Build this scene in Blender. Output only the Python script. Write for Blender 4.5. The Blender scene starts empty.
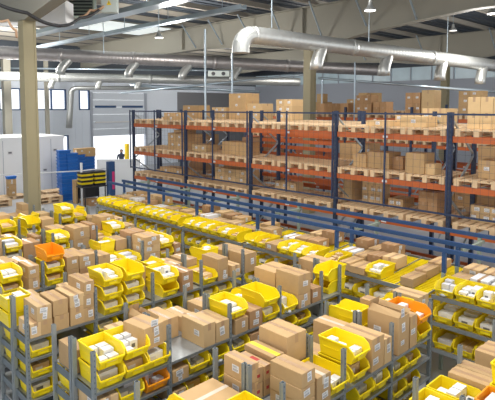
import bpy, bmesh, math, random
from mathutils import Vector, Matrix
R = random.Random(7)
C = bpy.data.collections.new('warehouse'); bpy.context.scene.collection.children.link(C)
CAMZ = 4.3

# ---------------------------------------------------------------- camera
PITCH = math.atan(40/524); FPX = 524.0
FH = Vector((.6972, .7169, 0)).normalized()
RT = Vector((FH.y, -FH.x, 0))
FW = (FH*math.cos(PITCH) + Vector((0, 0, -math.sin(PITCH)))).normalized()
UP = RT.cross(FW)
cam = bpy.data.cameras.new('camera'); co = bpy.data.objects.new('camera', cam); C.objects.link(co)
co.matrix_world = Matrix.Translation((0, 0, CAMZ)) @ Matrix((RT, UP, -FW)).transposed().to_4x4()
cam.sensor_width = 36; cam.lens = FPX/495*36; cam.shift_y = -53/495; cam.clip_end = 200
cam.dof.use_dof = False
bpy.context.scene.camera = co

def ray(px, py):
    return FW*FPX + RT*(px-247.5) + UP*(147-py)
def onY(px, py, y):            # point of the plane Y=y seen at a measured pixel of the photo
    d = ray(px, py); t = y/d.y; return Vector((0, 0, CAMZ)) + d*t
def onX(px, py, x):
    d = ray(px, py); t = x/d.x; return Vector((0, 0, CAMZ)) + d*t
def onZ(px, py, z):
    d = ray(px, py); t = (z-CAMZ)/d.z; return Vector((0, 0, CAMZ)) + d*t
def atD(px, py, D):            # point at horizontal forward distance D
    d = ray(px, py); return Vector((0, 0, CAMZ)) + d*(D/d.dot(FH))
def proj(p):
    v = Vector(p)-Vector((0, 0, CAMZ)); f = v.dot(FW)
    return 247.5+FPX*v.dot(RT)/f, 147-FPX*v.dot(UP)/f
def Xrow(px, y, z):            # X on the line (Y=y, Z=z) that the photo shows at column px
    k = (px-247.5)/FPX; c = Vector((0, y, z-CAMZ))
    return (k*c.dot(FW)-c.dot(RT))/(RT.x-k*FW.x)
def Yrow(px, x, z):
    k = (px-247.5)/FPX; c = Vector((x, 0, z-CAMZ))
    return (k*c.dot(FW)-c.dot(RT))/(RT.y-k*FW.y)

# ---------------------------------------------------------------- materials
def mat(name, col, rough=.6, metal=0, var=0.0, scale=6, bump=0, objvar=0.0, spec=.5, emit=None, trans=0, stretch=None):
    m = bpy.data.materials.new(name); m.use_nodes = True; n = m.node_tree.nodes; l = m.node_tree.links
    b = n['Principled BSDF']; b.inputs['Roughness'].default_value = rough; b.inputs['Metallic'].default_value = metal
    b.inputs['Specular IOR Level'].default_value = spec
    b.inputs['Base Color'].default_value = (*col, 1)
    if emit: b.inputs['Emission Color'].default_value = (*emit[0], 1); b.inputs['Emission Strength'].default_value = emit[1]
    if trans: b.inputs['Subsurface Weight'].default_value = trans; b.inputs['Subsurface Radius'].default_value = (.05, .04, .01)
    tc = n.new('ShaderNodeTexCoord'); nz = n.new('ShaderNodeTexNoise'); nz.inputs['Scale'].default_value = scale; nz.inputs['Detail'].default_value = 4
    if stretch:
        mp = n.new('ShaderNodeMapping'); mp.inputs['Scale'].default_value = stretch
        l.new(tc.outputs['Object'], mp.inputs['Vector']); l.new(mp.outputs[0], nz.inputs['Vector'])
    else: l.new(tc.outputs['Object'], nz.inputs['Vector'])
    if var or objvar:
        hsv = n.new('ShaderNodeHueSaturation'); hsv.inputs['Color'].default_value = (*col, 1)
        mr = n.new('ShaderNodeMapRange'); mr.inputs['To Min'].default_value = 1-var; mr.inputs['To Max'].default_value = 1+var
        l.new(nz.outputs['Fac'], mr.inputs['Value'])
        oi = n.new('ShaderNodeObjectInfo'); mr2 = n.new('ShaderNodeMapRange')
        mr2.inputs['To Min'].default_value = 1-objvar; mr2.inputs['To Max'].default_value = 1+objvar
        l.new(oi.outputs['Random'], mr2.inputs['Value'])
        mu = n.new('ShaderNodeMath'); mu.operation = 'MULTIPLY'
        l.new(mr.outputs[0], mu.inputs[0]); l.new(mr2.outputs[0], mu.inputs[1]); l.new(mu.outputs[0], hsv.inputs['Value'])
        l.new(hsv.outputs[0], b.inputs['Base Color'])
    if bump:
        bp = n.new('ShaderNodeBump'); bp.inputs['Strength'].default_value = bump; bp.inputs['Distance'].default_value = .01
        l.new(nz.outputs['Fac'], bp.inputs['Height']); l.new(bp.outputs[0], b.inputs['Normal'])
    return m
M = {}
M['yellow'] = mat('yellow_plastic', (.95, .73, .01), .38, var=.04, objvar=.06, trans=.0)
M['orange_bin'] = mat('orange_plastic', (.95, .36, .01), .4, var=.04)
M['card1'] = mat('cardboard', (.53, .345, .165), .85, var=.10, objvar=.14, bump=.1, scale=9)
M['card2'] = mat('cardboard_light', (.62, .43, .22), .85, var=.08, objvar=.12, bump=.1, scale=9)
M['card3'] = mat('cardboard_dark', (.43, .25, .12), .85, var=.10, objvar=.12, bump=.1, scale=9)
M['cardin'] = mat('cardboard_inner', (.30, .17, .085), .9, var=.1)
M['tape'] = mat('brown_tape', (.46, .29, .16), .3, var=.05)
M['tapey'] = mat('yellow_tape', (.9, .72, .03), .4)
M['tapew'] = mat('clear_tape', (.68, .58, .46), .3)
M['paper'] = mat('paper', (.80, .80, .80), .7, var=.05)
M['ink'] = mat('ink', (.16, .16, .18), .7)
M['redink'] = mat('red_ink', (.45, .05, .04), .7)
M['white'] = mat('white_carton', (.80, .80, .80), .55, var=.06, objvar=.10)
M['lilac'] = mat('pale_carton', (.66, .66, .72), .5, var=.08, objvar=.1)
M['foil'] = mat('clear_bag', (.62, .66, .68), .25, var=.15, bump=.6, scale=30)
M['steel'] = mat('galvanised_shelf', (.36, .38, .385), .42, metal=.55, var=.12, scale=18, objvar=.05)
M['upright'] = mat('galvanised_upright', (.27, .30, .31), .5, metal=.35, var=.1, scale=20)
M['panel'] = mat('grey_side_plate', (.13, .16, .18), .5, metal=.3, var=.1)
M['duct'] = mat('spiral_duct_metal', (.55, .56, .54), .42, metal=.75, var=.10, scale=7)
M['duct_rust'] = mat('spiral_duct_warm', (.46, .43, .42), .42, metal=.75, var=.15, scale=5)
M['blue'] = mat('blue_paint', (.022, .07, .19), .45, var=.06)
M['navy'] = mat('navy_upright', (.018, .035, .085), .5, var=.08)
M['rackor'] = mat('orange_beam_paint', (.50, .115, .025), .5, var=.06)
M['wood'] = mat('pallet_wood', (.70, .50, .30), .8, var=.14, scale=3, stretch=(1, 12, 1), objvar=.08)
M['green'] = mat('green_grey', (.28, .33, .27), .5)
M['beige'] = mat('beige_steel_paint', (.29, .275, .225), .6, var=.04, scale=1.2)
M['beige2'] = mat('beige_column_paint', (.30, .26, .155), .6, var=.04, scale=1.2)
M['purlin'] = mat('purlin_paint', (.36, .33, .28), .6, var=.05)
M['deck'] = mat('roof_deck', (.075, .09, .11), .6, var=.1, scale=2)
M['tray'] = mat('galvanised_tray', (.42, .50, .56), .3, metal=.6, var=.1)
M['cable'] = mat('black_cable', (.02, .02, .022), .5)
M['cableo'] = mat('tan_hose', (.45, .28, .17), .6)
M['wallend'] = mat('white_wall_panel', (.74, .79, .86), .6, var=.02)
M['wallside'] = mat('grey_wall_panel', (.42, .45, .51), .6, var=.02)
M['grpanel'] = mat('taupe_wall_panel', (.20, .20, .21), .6, var=.02)
M['clere'] = mat('clerestory_glazing', (.40, .50, .54), .3, var=.25, scale=1.2, emit=((.55, .68, .75), .18))
M['box_white'] = mat('white_partition', (.88, .89, .90), .5, var=.015)
M['door'] = mat('sectional_door', (.68, .73, .79), .5, var=.02)
M['totes'] = mat('blue_tote', (.015, .14, .50), .4, var=.08, objvar=.1)
M['floor'] = mat('concrete_floor', (.40, .41, .43), .45, var=.08, scale=.6)
M['wire'] = mat('dark_wire', (.05, .06, .09), .6)
M['black'] = mat('black_plastic', (.03, .03, .035), .5)
M['skin'] = mat('skin', (.55, .33, .24), .6)
M['jacket'] = mat('dark_jacket', (.05, .06, .10), .8, var=.1)
M['trous'] = mat('dark_trousers', (.03, .03, .05), .8)
M['hair'] = mat('dark_hair', (.04, .03, .02), .8)
M['magenta'] = mat('magenta_sign', (.6, .03, .16), .5)
M['cream'] = mat('cabinet_enamel', (.50, .55, .52), .5)
M['warn'] = mat('warning_yellow', (.9, .62, .02), .5)
M['lampglass'] = mat('lamp_glass', (.9, .9, .9), .2, emit=((1, .97, .9), 3.0))
M['sky_panel'] = mat('rooflight_sheet', (.7, .75, .72), .5, emit=((.85, .92, .92), .55))
M['dimlamp'] = mat('dim_lamp_glass', (.9, .9, .9), .2, emit=((1, .97, .9), 1.2))
def glass():
    m = bpy.data.materials.new('window_glass'); m.use_nodes = True
    n = m.node_tree.nodes; l = m.node_tree.links; n.clear()
    o = n.new('ShaderNodeOutputMaterial'); t = n.new('ShaderNodeBsdfTransparent'); g = n.new('ShaderNodeBsdfGlossy'); mx = n.new('ShaderNodeMixShader')
    t.inputs[0].default_value = (1, 1, 1, 1); g.inputs['Roughness'].default_value = .05; mx.inputs[0].default_value = .06
    l.new(t.outputs[0], mx.inputs[1]); l.new(g.outputs[0], mx.inputs[2]); l.new(mx.outputs[0], o.inputs[0]); return m
M['glass'] = glass()

# ---------------------------------------------------------------- mesh builder
class MB:
    def __init__(s): s.v = []; s.f = []; s.m = []; s.mats = []
    def mi(s, m):
        if m not in s.mats: s.mats.append(m)
        return s.mats.index(m)
    def add(s, vs, fs, m):
        o = len(s.v); k = s.mi(m); s.v += [tuple(v) for v in vs]
        for f in fs: s.f.append([o+i for i in f]); s.m.append(k)
    def box(s, a, b, m):
        x0, y0, z0 = a; x1, y1, z1 = b
        s.add([(x0, y0, z0), (x1, y0, z0), (x1, y1, z0), (x0, y1, z0), (x0, y0, z1), (x1, y0, z1), (x1, y1, z1), (x0, y1, z1)],
              [(0, 3, 2, 1), (4, 5, 6, 7), (0, 1, 5, 4), (1, 2, 6, 5), (2, 3, 7, 6), (3, 0, 4, 7)], m)
    def bar(s, p, q, w, m, h=None):
        p = Vector(p); q = Vector(q); d = (q-p).normalized(); u = Vector((0, 0, 1)) if abs(d.z) < .95 else Vector((1, 0, 0))
        a = d.cross(u).normalized(); b = a.cross(d).normalized(); h = h or w
        vs = [c+a*sx*w/2+b*sy*h/2 for c in (p, q) for sx, sy in ((-1, -1), (1, -1), (1, 1), (-1, 1))]
        s.add(vs, [(3, 2, 1, 0), (4, 5, 6, 7), (0, 1, 5, 4), (1, 2, 6, 5), (2, 3, 7, 6), (3, 0, 4, 7)], m)
    def tube(s, pts, r, m, n=10, cap=True):
        pts = [Vector(p) for p in pts]; rs = r if isinstance(r, (list, tuple)) else [r]*len(pts)
        d0 = (pts[1]-pts[0]).normalized(); u = Vector((0, 0, 1)) if abs(d0.z) < .9 else Vector((1, 0, 0))
        a = d0.cross(u).normalized(); vs = []
        for i, p in enumerate(pts):
            d = ((pts[min(i+1, len(pts)-1)]-pts[max(i-1, 0)])).normalized()
            a = (a-d*a.dot(d)).normalized(); b = d.cross(a)
            for k in range(n):
                t = 2*math.pi*k/n; vs.append(p+(a*math.cos(t)+b*math.sin(t))*rs[i])
        fs = [(i*n+k, i*n+(k+1) % n, (i+1)*n+(k+1) % n, (i+1)*n+k) for i in range(len(pts)-1) for k in range(n)]
        if cap: fs += [tuple(range(n))[::-1], tuple((len(pts)-1)*n+k for k in range(n))]
        s.add(vs, fs, m)
    def mesh(s, name, smooth=False):
        me = bpy.data.meshes.new(name); me.from_pydata(s.v, [], s.f)
        for m in s.mats: me.materials.append(M[m])
        for p, k in zip(me.polygons, s.m): p.material_index = k; p.use_smooth = smooth
        me.update(); return me
    def obj(s, name, parent=None, smooth=False):
        return link(name, s.mesh(name, smooth), parent)
def link(name, me, parent=None, loc=(0, 0, 0), rz=0):
    o = bpy.data.objects.new(name, me); C.objects.link(o); o.location = loc; o.rotation_euler.z = rz
    if parent: o.parent = parent
    return o
def tag(o, label=None, cat=None, group=None, kind=None):
    if label: o['label'] = label
    if cat: o['category'] = cat
    if group: o['group'] = group
    if kind: o['kind'] = kind
    return o
def empty(name, loc, label, cat, rz=0, group=None):
    o = bpy.data.objects.new(name, None); C.objects.link(o); o.location = loc; o.rotation_euler.z = rz; o.empty_display_size = .1
    return tag(o, label, cat, group)
def struct(name, mb, kind='structure', smooth=False):
    return tag(mb.obj(name, None, smooth), kind=kind)
def simple_box(name, a, b, m):
    mb = MB(); mb.box(a, b, m); return mb.mesh(name)

# ---------------------------------------------------------------- shell
mb = MB(); mb.box((-16, -6, -.1), (33.3, 33.3, 0), 'floor'); struct('floor', mb)
WY, WX = 33.0, 33.0
# end wall (Y=33) with openings: windows and dock door
wins = [(11.3, 12.6), (13.55, 15.5), (16.4, 17.15)]
mb = MB(); y0, y1 = WY, WY+.2
mb.box((-16, y0, 5.45), (33.2, y1, 6.1), 'wallend'); mb.box((-16, y0-.05, 6.1), (33.2, y1, 8.6), 'deck')
xs = [-16] + [v for w in wins for v in w]
segs = [(-16, 11.3), (12.6, 13.55), (15.5, 16.4)]
for a, b in segs: mb.box((a, y0, 4.1), (b, y1, 5.45), 'wallend')
for a, b in ((-16, 14.95), (15.6, 17.3)): mb.box((a, y0, 0), (b, y1, 4.1), 'wallend')
mb.box((14.95, y0, 2.45), (15.6, y1, 4.1), 'wallend'); mb.box((14.95, y0, 0), (15.6, y1, 1.2), 'wallend')
mb.box((17.15, y0, 4.1), (17.3, y1, 5.45), 'wallend')
mb.box((17.3, y0, 5.3), (21.6, y1, 5.45), 'wallend')
mb.box((21.6, y0, 0), (24.5, y1, 5.45), 'wallend'); mb.box((24.5, y0, 0), (33.2, y1, 5.45), 'grpanel')
for k in range(96):   # vertical ribs of the cladding
    x = -15.9+k*.5
    for z0, z1 in ((5.5, 6.08), (0.05, 4.05)):
        if 14.9 < x < 15.65 and z0 < 1: continue
        if 17.2 < x < 21.7 and z0 < 1: continue
        mb.box((x, y0-.025, z0), (x+.06, y0, z1), 'wallend' if x < 24.4 or z0 > 5 else 'grpanel')
struct('wall_back', mb)
for i, (a, b) in enumerate(wins+[(14.95, 15.6)]):
    z0, z1 = (4.1, 5.45) if i < 3 else (1.2, 2.45)
    w = empty('window_%d' % (i+1), ((a+b)/2, WY, z0), None, None); w['kind'] = 'structure'
    f = MB(); W = (b-a)/2; H = z1-z0
    for (p, q) in (((-W, -.06, 0), (-W+.07, .1, H)), ((W-.07, -.06, 0), (W, .1, H)), ((-W+.07, -.06, 0), (W-.07, .1, .07)), ((-W+.07, -.06, H-.07), (W-.07, .1, H))): f.box(p, q, 'blue')
    if W > .6: f.box((-.035, -.06, .07), (.035, .1, H-.07), 'blue')
    wf = f.obj('window_frame', w)
    g = MB(); g.box((-W+.07, .03, .07), (W-.07, .04, H-.07), 'glass'); g.obj('pane', wf)
# dock door, partly raised
d = empty('door_1', (19.45, WY, 0), None, None); d['kind'] = 'structure'
f = MB()
for k in range(6):
    f.box((-2.1, .02, 2.3+k*.5), (2.1, .1, 2.3+k*.5+.485), 'door')
f.obj('sectional_panel', d)
f = MB(); f.box((-2.25, -.08, 0), (-2.1, .15, 5.3), 'wallside'); f.box((2.1, -.08, 0), (2.25, .15, 5.3), 'wallside'); f.obj('door_frame', d)
f = MB(); f.box((-1.9, -.05, 4.25), (-.3, .0, 4.4), 'blue'); f.box((.2, -.05, 4.25), (1.9, 0, 4.4), 'blue'); f.obj('panel_stripe', d)
f = MB(); f.box((-1.9, -.06, 3.2), (1.9, .0, 3.3), 'white'); f.obj('handle_bar', d)
# side wall (X=33)
mb = MB(); mb.box((WX, -6, 0), (WX+.2, WY, 6.1), 'wallside'); mb.box((WX, -6, 7.0), (WX+.2, WY, 8.6), 'deck')
struct('wall_right', mb)
w = empty('window_5', (WX+.1, 13.5, 6.1), None, None); w['kind'] = 'structure'
f = MB(); f.box((-.02, -19.5, 0), (.02, 19.5, .9), 'clere'); f.obj('pane', w)
f = MB()
for k in range(27): f.box((-.1, -19.5+k*1.5, 0), (.02-.04, -19.44+k*1.5, .9), 'wallside')
f.box((-.12, -19.5, -.06), (-.02, 19.5, .0), 'wallside'); f.obj('window_frame', w)
# roof
mb = MB(); mb.box((-16, -6, 8.5), (33.3, 33.3, 8.62), 'deck')
for k in range(80): mb.box((-16, -5.9+k*.49, 8.46), (33.2, -5.75+k*.49, 8.5), 'deck')
struct('ceiling', mb)
for i in range(20):
    y = -4.5+i*1.95
    mb = MB(); mb.box((-16, y-.05, 8.27), (33, y+.05, 8.46), 'purlin'); mb.box((-16, y-.07, 8.26), (33, y+.07, 8.285), 'purlin')
    struct('trim_%d' % (i+1), mb)
# tapered roof beams with haunches
def beam(bx, cy, n, m='beige'):
    mb = MB(); ys = [cy-19.5, cy-13, cy-6.5, cy-3, cy-.25, cy+.25, cy+3, cy+6.5, cy+13, cy+19.4]
    zb = {0: 6.65, 1: 7.25, 2: 7.35, 3: 7.05, 4: 6.62, 5: 6.62, 6: 6.95, 7: 7.15, 8: 7.1, 9: 6.8}
    for i in range(len(ys)-1):
        a, b = ys[i], min(ys[i+1], 32.9); za, zc = zb[i], zb[i+1]
        if a >= 32.9: break
        for w, lo, hi in ((.03, 0, None), ):
            mb.add([(bx-w, a, za), (bx+w, a, za), (bx+w, a, 8.26), (bx-w, a, 8.26), (bx-w, b, zc), (bx+w, b, zc), (bx+w, b, 8.26), (bx-w, b, 8.26)],
                   [(0, 1, 2, 3), (4, 7, 6, 5), (0, 4, 5, 1), (1, 5, 6, 2), (2, 6, 7, 3), (3, 7, 4, 0)], m)
        w, t = .17, .04
        mb.add([(bx-w, a, za-t), (bx+w, a, za-t), (bx+w, a, za), (bx-w, a, za), (bx-w, b, zc-t), (bx+w, b, zc-t), (bx+w, b, zc), (bx-w, b, zc)],
               [(0, 1, 2, 3), (4, 7, 6, 5), (0, 4, 5, 1), (1, 5, 6, 2), (2, 6, 7, 3), (3, 7, 4, 0)], m)
        mb.box((bx-w, a, 8.22), (bx+w, b, 8.26), m)
    for y in (cy-8, cy+8.2, cy+.3): mb.box((bx-.16, y-.03, 7.2), (bx+.16, y+.03, 8.22), m)
    return mb
for i, (bx, cy) in enumerate(((5.68, 14.3), (16.5, 13.4), (28.2, 13.3))):
    struct('trim_%d' % (30+i), beam(bx, cy, i))
for i, (bx, cy, w) in enumerate(((5.68, 14.3, .17), (16.5, 13.4, .18), (28.2, 13.3, .18))):
    mb = MB(); mb.box((bx-w, cy-w, 0), (bx-w+.05, cy+w, 6.6), 'beige2'); mb.box((bx+w-.05, cy-w, 0), (bx+w, cy+w, 6.6), 'beige2')
    mb.box((bx-w+.05, cy-w+.02, 0), (bx+w-.05, cy+w-.02, 6.6), 'beige2')
    c = mb.obj('steel_column'); tag(c, ['beige steel column rising from the picking shelves near the windows', 'beige steel column standing behind the orange pallet racks', 'distant beige column in front of the grey clerestory wall'][i], 'column')
# columns by the end wall
for (px, D, t) in ((7, 30, 'left'), (47, 31, 'mid')):
    p = atD(px, 107, D); mb = MB(); cw = .2 if t == 'left' else .1; mb.box((p.x-cw, p.y-cw, 0), (p.x+cw, p.y+cw, 7.0), 'beige')
    tag(mb.obj('steel_column'), 'grey-beige wall column %s' % ('at the far left edge beside the white partition' if t == 'left' else 'half hidden between the end-wall windows'), 'column')

# knee braces
for k in range(7):
    y = 8.5+k*1.95+(.0)
    mb = MB(); mb.bar((15.5, y+.25, 8.24), (16.35, y+.25, 7.2 if abs(y-13.4) > 2 else 6.9), .05, 'tray')
    tag(mb.obj('knee_brace'), 'thin diagonal knee brace between roof purlin and the middle roof beam', 'brace', 'knee braces on the middle roof beam')
for k in range(4):
    y = 6.5+k*3.9
    mb = MB(); mb.bar((27.1, y+.2, 8.24), (28.05, y+.2, 7.2), .05, 'tray')
    tag(mb.obj('knee_brace'), 'thin diagonal knee brace on the farthest roof beam', 'brace', 'knee braces on the farthest roof beam')

# ---------------------------------------------------------------- ducts
def duct(name, label, a, b, r, m, collars=(), elbow=None, extra_name=None):
    a = Vector(a); b = Vector(b); root = empty(name, a, label, 'duct')
    d = (b-a).normalized(); L = (b-a).length; mb = MB(); n = int(L/.16); pts = []; rs = []
    for i in range(n+1):
        for e, rr in ((0, r), (.05, r*1.035), (.1, r)):
            t = i*.16+e
            if t < L: pts.append(d*t); rs.append(rr)
    mb.tube(pts, rs, m, 20); mb.obj('spiral_pipe', root, True)
    for c in collars:
        mb = MB(); mb.tube([d*(c*L-.09), d*(c*L-.08), d*(c*L+.08), d*(c*L+.09)], [r, r*1.1, r*1.1, r], m, 20); mb.obj('collar', root, True)
    return root, d, L
def drop(root, base, d, r, ln, m, sway):
    mb = MB(); mb.tube([base, base+Vector((0, 0, -r*1.3))+sway*.3*ln, base+Vector((0, 0, -r*1.6-ln*.45))+sway*.8*ln, base+Vector((0, 0, -r*1.6-ln*.8))+sway*ln, base+Vector((0, 0, -r*1.6-ln*1.2))+sway*ln], [r, r, r, r*1.02, r*1.1], m, 14)
    mb.obj('outlet_elbow', root, True)
# big near duct
A = atD(253, 35, 15.2); B = atD(560, 74, 25.5)
root, d, L = duct('air_duct', 'large shiny spiral air duct running along the upper right', A, B, .245, 'duct', (.22, .45, .75))
mb = MB(); el = []
for k in range(6):
    t = k/5*math.pi/2; el.append(-d*.42*math.sin(t)+Vector((0, 0, -.42*(1-math.cos(t)))))
el.append(el[-1]+Vector((0, 0, -.12)))
mb.tube(el, .25, 'duct', 18); mb.obj('end_elbow', root, False)
for px in (322, 388, 443, 483):
    # parameter along duct for that pixel
    lo, hi = 0, L
    for _ in range(30):
        mid = (lo+hi)/2
        if proj(A+d*mid)[0] < px: lo = mid
        else: hi = mid
    drop(root, d*lo, d, .20, .42, 'duct', Vector((-.75, -.1, 0)))
# hangers
def rod(px, D, y0, y1, lab, r=.02, m='tray'):
    p = atD(px, y0, D); q = atD(px, y1, D)
    mb = MB(); mb.tube([(p.x, p.y, max(p.z, q.z)), (p.x, p.y, min(p.z, q.z))], r, m, 8)
    return tag(mb.obj('hanging_rod'), lab, 'rod')
rod(272, 15.7, -45, 28, 'thin rod holding the big duct near its elbow', .015)
rod(370, 18.4, -30, 42, 'thin rod holding the big duct beside the hanging lamp', .015)
rod(449, 21.3, -20, 53, 'thin rod holding the big duct toward its far end', .015)
rod(205, 17.5, 29, 122, 'pale vertical conduit dropping to racks, nearer the end wall', .035)
rod(232, 17.5, 53, 120, 'pale vertical conduit dropping below the duct elbow', .03)
rod(355, 20, 62, 135, 'pale vertical conduit between column and far boxes', .025)
rod(322, 24, 78, 118, 'short pale conduit just beside the middle column', .03)
rod(102, 22, -30, 54, 'thin rod holding the long spiral duct near the lamp', .015)
# long second duct and the lower third duct
A = atD(-70, 49, 24); B = atD(385, 70.5, 29)
root, d, L = duct('air_duct', 'long spiral air duct crossing left to centre below the roof', A, B, .30, 'duct_rust', (.25, .4, .58, .75))
for px in (66, 133, 186, 236):
    lo, hi = 0, L
    for _ in range(30):
        mid = (lo+hi)/2
        if proj(A+d*mid)[0] < px+5: lo = mid
        else: hi = mid
    drop(root, d*lo, d, .2, .5, 'duct', Vector((-1.0, .15, 0)))
A = atD(-60, 75, 27); B = atD(300, 82, 31)
root, d, L = duct('air_duct', 'lower, thinner spiral duct running parallel beneath the long duct', A, B, .24, 'duct', (.3, .55))
for px in (50, 97, 136):
    lo, hi = 0, L
    for _ in range(30):
        mid = (lo+hi)/2
        if proj(A+d*mid)[0] < px+4: lo = mid
        else: hi = mid
    drop(root, d*lo, d, .15, .3, 'duct', Vector((-.6, .1, 0)))
p0 = atD(205, 88, 32.5); p1 = atD(76, 88, 31.3); p2 = atD(71, 92, 31.3); p3 = atD(70, 112, 31.3); p4 = atD(69, 128, 31.3)
mb = MB(); mb.tube([p0, p1, atD(73, 89, 31.3), p2, p3, p4], [.11, .13, .15, .17, .17, .19], 'duct', 14)
tag(mb.obj('drop_duct', None, True), 'thin duct that bends down the end wall beside the dock door', 'duct')
for (x0, ya, x1, yb, D0, D1, r, t) in ((318, 78, 495, 92, 21, 21, .05, 'straight pipe below the long duct toward the clerestory'), (120, 93, 310, 74, 27, 25, .05, 'slanting pipe rising beneath the ducts'), (0, 68, 240, 71, 30, 32, .05, 'thin pipe between the two long ducts'), (130, 85, 260, 92, 29, 31, .08, 'short pipe above the far racks')):
    mb = MB(); mb.tube([atD(x0, ya, D0), atD(x1, yb, D1)], r, 'tray', 8); tag(mb.obj('service_pipe', None, True), t, 'pipe')
# unit heater
p = atD(219, 74, 25); root = empty('unit_heater', p, 'small grey twin-fan unit heater hanging near the ducts', 'heater')
mb = MB(); mb.box((-.5, -.3, -.13), (.5, .3, .13), 'cream'); o = mb.obj('casing', root)
o.rotation_euler.z = math.radians(-44)
for s in (-.25, .22):
    mb = MB(); q = Matrix.Rotation(math.radians(-44), 3, 'Z')@Vector((s, -.31, 0)); dn = Matrix.Rotation(math.radians(-44), 3, 'Z')@Vector((0, -.02, 0))
    mb.tube([q, q+dn], .09, 'black', 14); mb.obj('fan_opening', root)

# cable trays along Y
def tray(x, z, y0, y1, w, lab):
    root = empty('cable_tray', (x, y0, z), lab, 'cable tray')
    mb = MB(); L = y1-y0
    mb.box((-w/2, 0, 0), (w/2, L, .02), 'tray'); mb.box((-w/2, 0, .02), (-w/2+.02, L, .14), 'tray'); mb.box((w/2-.02, 0, .02), (w/2, L, .14), 'tray'); mb.obj('trough', root)
    k = 0
    for y in range(1, int(L), 3):
        mb = MB(); mb.bar((0, y, .14), (0, y, 8.26-z), .02, 'tray'); mb.obj('hanger', root)
tray(8.6, 7.1, 3, 22, .45, 'wide galvanised cable tray crossing the roof at upper left')
tray(11.5, 7.35, 12, 30, .25, 'narrow galvanised cable tray beyond the wide one')
# roof lights (translucent) upper left
for i, (x0, x1, y0, y1) in enumerate(((5.9, 8.2, 20, 27), (12.5, 16, 22, 25.0), (0.5, 3.5, 17, 27))):
    mb = MB(); mb.box((x0, y0, 8.22), (x1, y1, 8.255), 'sky_panel'); struct('window_%d' % (10+i), mb)
# white box and control cabinet near top left
p = atD(110, 5, 15); root = empty('control_cabinet', p, 'grey control cabinet with yellow warning sticker up under the roof', 'cabinet', rz=math.radians(-44))
mb = MB(); mb.box((-.22, -.1, -.22), (.22, .1, .35), 'cream'); mb.obj('casing', root)
mb = MB(); mb.box((-.21, -.115, -.21), (.21, -.1, .34), 'cream'); mb.obj('cabinet_door', root)
mb = MB(); mb.add([(-.07, -.118, -.02), (.07, -.118, -.02), (.0, -.118, .11)], [(0, 1, 2)], 'warn'); mb.box((-.008, -.121, .01), (.008, -.119, .07), 'black'); mb.obj('warning_sticker', root)
mb = MB(); mb.bar((.0, 0, .35), (0, 0, 8.3-p.z), .04, 'tray'); mb.obj('bracket', root)
p = atD(22, 14, 17); root = empty('air_handling_box', p, 'white boxy air handling unit hung under the roof beside the near column', 'air handler', rz=math.radians(-44))
mb = MB(); mb.box((-1.5, -.2, -.28), (1.45, .6, .42), 'box_white'); mb.obj('casing', root)
mb = MB()
for s in (-.6, .35): mb.box((s, -.215, -.28), (s+.03, -.2, .42), 'ink')
mb.obj('panel_seam', root)
mb = MB(); mb.bar((-1.2, .2, .42), (-1.2, .2, 8.3-p.z), .05, 'tray'); mb.obj('hanger', root)
mb = MB(); mb.bar((1.2, .2, .42), (1.2, .2, 8.3-p.z), .05, 'tray'); mb.obj('hanger', root)
p = atD(79, 8, 20); root = empty('louvre_unit', p, 'dark green louvred unit behind the cabinet under the roof', 'vent', rz=math.radians(-44))
mb = MB(); mb.box((-.55, 0, -.3), (.55, .4, .5), 'green'); mb.obj('casing', root)
mb = MB()
for k in range(6): mb.box((-.5, -.03, -.27+k*.12), (.5, 0, -.22+k*.12), 'black')
mb.obj('louvre', root)
mb = MB(); mb.bar((0, .2, .5), (0, .2, 8.3-p.z), .05, 'tray'); mb.obj('hanger', root)
# cables
def cable(pts, r, m, lab):
    mb = MB(); P = [Vector(p) for p in pts]; out = []
    for i in range(len(P)-1):
        for k in range(8):
            t = k/8; q = P[i].lerp(P[i+1], t); q.z -= .06*math.sin(math.pi*t); out.append(q)
    out.append(P[-1]); mb.tube(out, r, m, 8); tag(mb.obj('cable', None, True), lab, 'cable')
cable([atD(-20, -5, 12.6), atD(27, 13, 13.0), atD(59, 26, 13.5)], .045, 'cable', 'thick black cable sagging past the near column')
cable([atD(59, 26, 13.5), atD(80, 18, 14.2), atD(100, 9, 14.8)], .04, 'cable', 'black cable rising to the control cabinet')
cable([atD(80, 17, 14.4), atD(90, 10, 14.7), atD(104, 6, 14.8)], .035, 'cableo', 'tan hose running into the control cabinet')
cable([atD(-10, 18, 13.0), atD(8, 20, 13.0), atD(16, 30, 13.1), atD(17, 37, 13.2)], .03, 'cableo', 'tan hose curving beside the near column')

# high bay lamps
def lamp(px, py, D, lab, glow='lampglass', power=60, s=1.0):
    p = atD(px, py, D); root = empty('high_bay_lamp', p, lab, 'lamp')
    mb = MB(); mb.tube([(0, 0, .02*s), (0, 0, .08*s), (0, 0, .16*s), (0, 0, .26*s), (0, 0, .38*s)], [.22*s, .2*s, .12*s, .08*s, .07*s], 'duct', 18, cap=False); mb.obj('reflector', root, True)
    mb = MB(); mb.tube([(0, 0, 0), (0, 0, .03*s)], [.2*s, .21*s], glow, 18); mb.obj('lens', root)
    mb = MB(); mb.tube([(0, 0, .38*s), (0, 0, 8.46-p.z)], .012, 'tray', 6); mb.obj('suspension_rod', root)
lamp(370, 11, 15, 'hanging high bay lamp above the big duct', s=.75)
lamp(159, 38, 19, 'hanging high bay lamp in front of the middle roof beam', s=.7)
lamp(453, 31, 24, 'dim high bay lamp under the roof toward the side wall', 'dimlamp', s=.8)
lamp(492, 14, 17, 'high bay lamp cut by the upper right corner', s=.7)

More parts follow.
